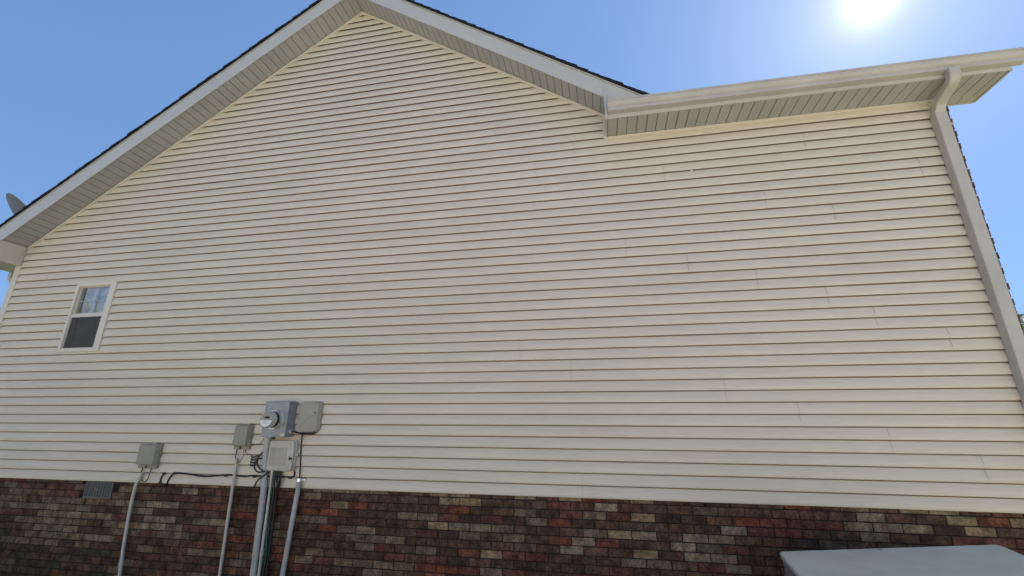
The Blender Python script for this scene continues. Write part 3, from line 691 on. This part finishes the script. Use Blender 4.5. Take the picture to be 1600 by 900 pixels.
cable('green_wire', [[(-3.29, -.08, .15), (-3.285, -.085, .0), (-3.272, -.085, -.2), (-3.268, -.08, -.35), (-3.250, -.08, -.55), (-3.262, -.08, -.7), (-3.25, -.08, GZ)], [(-3.268, -.08, -.35), (-3.232, -.078, -.6), (-3.243, -.078, -.75), (-3.235, -.078, GZ)]], .0035, M['green'], 'thin green wire twisting down between conduit and black cables')
cable('riser_cable', [[(-3.062, -.03, .515), (-3.055, -.028, .40), (-3.045, -.03, .30), (-3.030, -.03, .18), (-3.012, -.045, .085)]], .0065, M['black'], 'thin black cable hanging from the warm grey cover to the rightmost conduit')
# ------------------------------------------------------------------ grey cabinet at lower right
dd = Vector((.05247, .99434, .09242)); wd = Vector((.99352, -.06132, .09567)).normalized(); up_ = wd.cross(dd).normalized()
A = Vector((1.097, -.690, -.1935))
T = thing('outdoor_unit', 'large grey metal cabinet with a sloping flat lid in front of the brick', 'outdoor cabinet', (A.x + .6, A.y - .35, GZ))
Wd, Dp = 1.235, .66
def loc(u, v, w): return A + wd * u - dd * v + up_ * w
B = MB(); r_ = .035; pts = []
for (cu_, cv_, a0) in ((r_, r_, PI), (Wd - r_, r_, 1.5 * PI), (Wd - r_, Dp - r_, 0), (r_, Dp - r_, .5 * PI)):
    for q in range(6):
        a = a0 + q / 5 * PI / 2; pts.append((cu_ + r_ * math.cos(a), cv_ + r_ * math.sin(a)))
B.prism([loc(u, v, 0) for u, v in pts], up_ * -.035); LID = B.build('lid', M['lid'], T, bevel=.008, seg=3, ang=45, smooth=True)
B = MB(); B.prism([loc(.006 + u * (Wd - .012) / Wd, .006 + v * (Dp - .012) / Dp, -.037) for u, v in pts], up_ * -.045); B.build('lid_skirt', M['cab'], T, bevel=.003, ang=45)
B = MB(); cs = [loc(u, v, -.084) for u, v in ((.012, .012), (Wd - .012, .012), (Wd - .012, Dp - .012), (.012, Dp - .012))]
i = len(B.v); B.v += [tuple(p) for p in cs] + [(p.x, p.y, GZ + .05) for p in cs]
for q in range(4):
    w = (q + 1) % 4; B.f.append((q, w, 4 + w, 4 + q)); B.c.append(None)
B.f.append((0, 1, 2, 3)); B.f.append((7, 6, 5, 4)); B.c += [None, None]
BD = B.build('body', M['cab'], T, bevel=.01, ang=45)
B = MB()
for q in range(8): 
    B.prism([(A.x + .010, A.y - .12 - .0, -.42 - q * .045), (A.x + .010, A.y - .56, -.42 - q * .045), (A.x + .002, A.y - .56, -.435 - q * .045), (A.x + .002, A.y - .12, -.435 - q * .045)], (0, 0, -.004))
B.build('louvre', M['cab'], BD)
B = MB(); B.box(A.x - .1, A.x + Wd + .1, A.y - Dp - .15, A.y + .1, GZ - .02, GZ + .05); B.build('base_slab', M['gravel'], T)
B = MB(); c = loc(.57, .03, .003)
for q in range(3): B.tube([c + wd * (q * .008) - dd * (q * .004), c + wd * (.012 + q * .008) - dd * (.010 - q * .002) + up_ * .004], .0014, 5)
top(B.build('twig', M['brown'], None), 'tiny dry twig lying on the back edge of the grey lid', 'twig')
# ------------------------------------------------------------------ satellite dish on the left roof slope
T = thing('satellite_dish', 'dark grey satellite dish standing beyond the lower left roof edge', 'satellite dish', (-7.98, .35, 2.99))
def dishbowl(B, c, nrm_, rx, rz, depth, thick, roll=0):
    n3 = Vector(nrm_).normalized(); e = Vector((0, 0, 1)).cross(n3).normalized(); g3 = n3.cross(e)
    q_ = Matrix.Rotation(roll, 3, n3); e = q_ @ e; g3 = q_ @ g3
    rings = []
    for lay in (0, thick):
        for rr in (1, .85, .65, .4, .15):
            rings.append([c + e * rx * rr * math.cos(a) + g3 * rz * rr * math.sin(a) - n3 * (depth * (1 - rr * rr) + lay) for a in [2 * PI * q / 32 for q in range(32)]])
    b0 = len(B.v)
    for r_ in rings: B.v += [tuple(p) for p in r_]
    def st_(i, j):
        for q in range(32):
            w = (q + 1) % 32; B.f.append((b0 + i * 32 + q, b0 + i * 32 + w, b0 + j * 32 + w, b0 + j * 32 + q)); B.c.append(None)
    for i in range(4): st_(i, i + 1); st_(5 + i, 6 + i)
    st_(0, 5)
    B.f.append(tuple(b0 + 4 * 32 + q for q in range(32))); B.f.append(tuple(b0 + 9 * 32 + q for q in range(32))); B.c += [None, None]
DROLL = -30
DC = Vector((-8.12, .10, 3.44)); DN = Vector((.25, .78, .58)).normalized()
B = MB(); dishbowl(B, DC, DN, .25, .50, .06, .006, R(DROLL)); B.build('reflector', M['dish'], T, smooth=True)
B = MB(); bk_ = DC - DN * .09
B.tube([bk_, bk_ - DN * .06, (-8.02, .30, 3.12), (-7.98, .35, 3.0)], .022, 12); B.build('mast', M['dish'], T, smooth=True)
B = MB(); B.box(-8.06, -7.90, .27, .43, 2.955, 3.005); B.build('foot', M['dish'], T, bevel=.004)
B = MB(); low = DC - Vector((.22, 0, .36)); B.tube([low, low + DN * .42 + Vector((0, 0, .10))], .012, 8); B.build('feed_arm', M['dish'], T, smooth=True)
B = MB(); B.cyl(low + DN * .42 + Vector((0, 0, .10)), (DC - low - DN * .35), .03, .035, .09, 16); B.build('feed_horn', M['taupe'], T, smooth=True)

# ------------------------------------------------------------------ trees
def tree(name, label, x, y, h, r, seed, nleaf, leaf, lsz, trunk_r=.2, group=None, z0=.32):
    rr = random.Random(seed)
    T = thing(name, label, 'tree', (x, y, GZ), group)
    B = MB(); limbs = []
    B.sweep([(x, y, GZ), (x + .1, y, GZ + h * .3), (x + .2, y + .1, GZ + h * .6), (x + .1, y, GZ + h * .85)], [(1, 0)], cap=False) if False else None
    def taper(p0, p1, r0, r1):
        p0, p1 = Vector(p0), Vector(p1); B.cyl(p0, p1 - p0, r0, r1, (p1 - p0).length, 9)
    pts = [Vector((x + rr.uniform(-.04, .04) * h * q / 5, y + rr.uniform(-.04, .04) * h * q / 5, GZ + h * .88 * q / 5)) for q in range(6)]
    for q in range(5): taper(pts[q], pts[q + 1] + Vector((0, 0, .02)), trunk_r * (1 - q * .17), trunk_r * (1 - (q + 1) * .17))
    clumps = []
    for q in range(26):
        t_ = rr.uniform(z0, .95); a = rr.uniform(0, 2 * PI); rad = r * math.sin(PI * min(1, (t_ - z0 + .12) / (1.1 - z0))) ** .7 * rr.uniform(.45, 1.0)
        c = Vector((x + math.cos(a) * rad, y + math.sin(a) * rad, GZ + h * t_)); b_ = pts[min(5, int(t_ * 4.2))]
        taper(b_, c, trunk_r * .28, trunk_r * .06); clumps.append((c, r * rr.uniform(.20, .40)))
    B.build('trunk', M['bark'], T)
    Lf = MB()
    for q in range(nleaf):
        c, cr_ = rr.choice(clumps); v = Vector((rr.gauss(0, 1), rr.gauss(0, 1), rr.gauss(0, .75))); v = v.normalized() * cr_ * rr.random() ** .45
        p = c + v; a = Vector((rr.gauss(0, 1), rr.gauss(0, 1), rr.gauss(0, 1))).normalized(); b_ = a.orthogonal().normalized(); s_ = lsz * rr.uniform(.6, 1.3); k_ = rr.uniform(.6, 1.25)
        Lf.face([p - a * s_, p + b_ * s_ * .45, p + a * s_, p - b_ * s_ * .45], (k_, k_, k_ * rr.uniform(.8, 1.1)))
    Lf.build('crown', M[leaf], T, fix=False)
    return T
tree('leafy_tree', 'yellow green tree far behind the left corner of the house', -24.5, 9.4, 6.2, 2.7, 3, 9000, 'leaf2', .11, .2)
tree('leafy_tree', 'green tree glimpsed past the right edge behind the brick wall', 22.6, 23.0, 7.5, 3.2, 5, 9000, 'leaf', .14, .24)
# trees across the yard behind the viewer: they show as reflections in the window
tree('leafy_tree', 'tall leafy tree across the yard reflected in the upper window pane', -21.5, -9.3, 7.2, 2.0, 9, 7000, 'leaf2', .13, .2)
tree('leafy_tree', 'broad leafy tree further across the yard', -31, -24, 9.0, 4.0, 12, 7000, 'leaf', .16, .25)

# ------------------------------------------------------------------ unseen house added behind the viewer to bounce sunlight onto the wall
NB = thing('reflector_house', 'pale sided house added out of view to bounce light onto the gable wall', 'house', (-2, -19, GZ))
B = MB(); B.box(-15, 11, -27, -18, GZ, 3.6); B.prism([(-15, -18, 3.6), (11, -18, 3.6), (11, -18, 3.62), (-15, -18, 3.62)], (0, -9, 0)); B.build('wall', M['reflector_wall'], NB)
B = MB(); B.prism([(-15.5, -17.5, 3.45), (-15.5, -22.5, 6.2), (-15.5, -27.5, 3.45), (-15.5, -27.5, 3.3), (-15.5, -22.5, 6.02), (-15.5, -17.5, 3.3)], (27, 0, 0)); B.build('roof', M['shingle'], NB)
for x in (-12, -8.5, 3.5, 7.5):
    B = MB(); frame(B, x - .55, x + .55, .6, 2.1, .07, -17.94, -18.02); F = B.build('window', M['white'], NB)
    B = MB(); B.box(x - .48, x + .48, -17.999, -17.98, .67, 2.03); B.build('pane', M['glass'], F)
B = MB(); B.box(-2.5, -1.5, -17.995, -17.95, GZ + .3, 1.5); B.build('door', M['brick_door'], NB, bevel=.01)

B = MB(); B.prism([(1.012, -.022, 3.130), (1.030, -.024, 3.126), (1.036, -.023, 3.138), (1.020, -.021, 3.146)], (0, .006, 0))  # small raised white speck on one siding course
top(B.build('white_speck', M['white'], None, bevel=.001), 'tiny white speck on the siding below the gutter', 'chip')

# far-off wood that closes the horizon
rr = random.Random(21); Lf = MB()
for q in range(420):
    a = rr.uniform(-.25 * PI, 1.25 * PI); d_ = rr.uniform(62, 90); c = Vector((math.cos(a) * d_, math.sin(a) * d_, GZ)); hh = rr.uniform(4.0, 7.0) * d_ / 72; rw_ = rr.uniform(1.8, 3.6)
    for k in range(70):
        v = Vector((rr.gauss(0, 1), rr.gauss(0, 1), rr.gauss(0, 1))).normalized() * rr.random() ** .4
        p = c + Vector((v.x * rw_, v.y * rw_, hh * .52 + v.z * hh * .5)); a_ = Vector((rr.gauss(0, 1), rr.gauss(0, 1), rr.gauss(0, 1))).normalized(); b_ = a_.orthogonal().normalized(); s_ = rr.uniform(.3, .75); k_ = rr.uniform(.5, 1.2)
        Lf.face([p - a_ * s_, p + b_ * s_ * .7, p + a_ * s_, p - b_ * s_ * .7], (k_, k_, k_ * .9))
wd_ = Lf.build('distant_wood', M['leaf'], None, fix=False); wd_['kind'] = 'stuff'; wd_['label'] = 'green wood along the horizon behind the house'; wd_['category'] = 'wood'
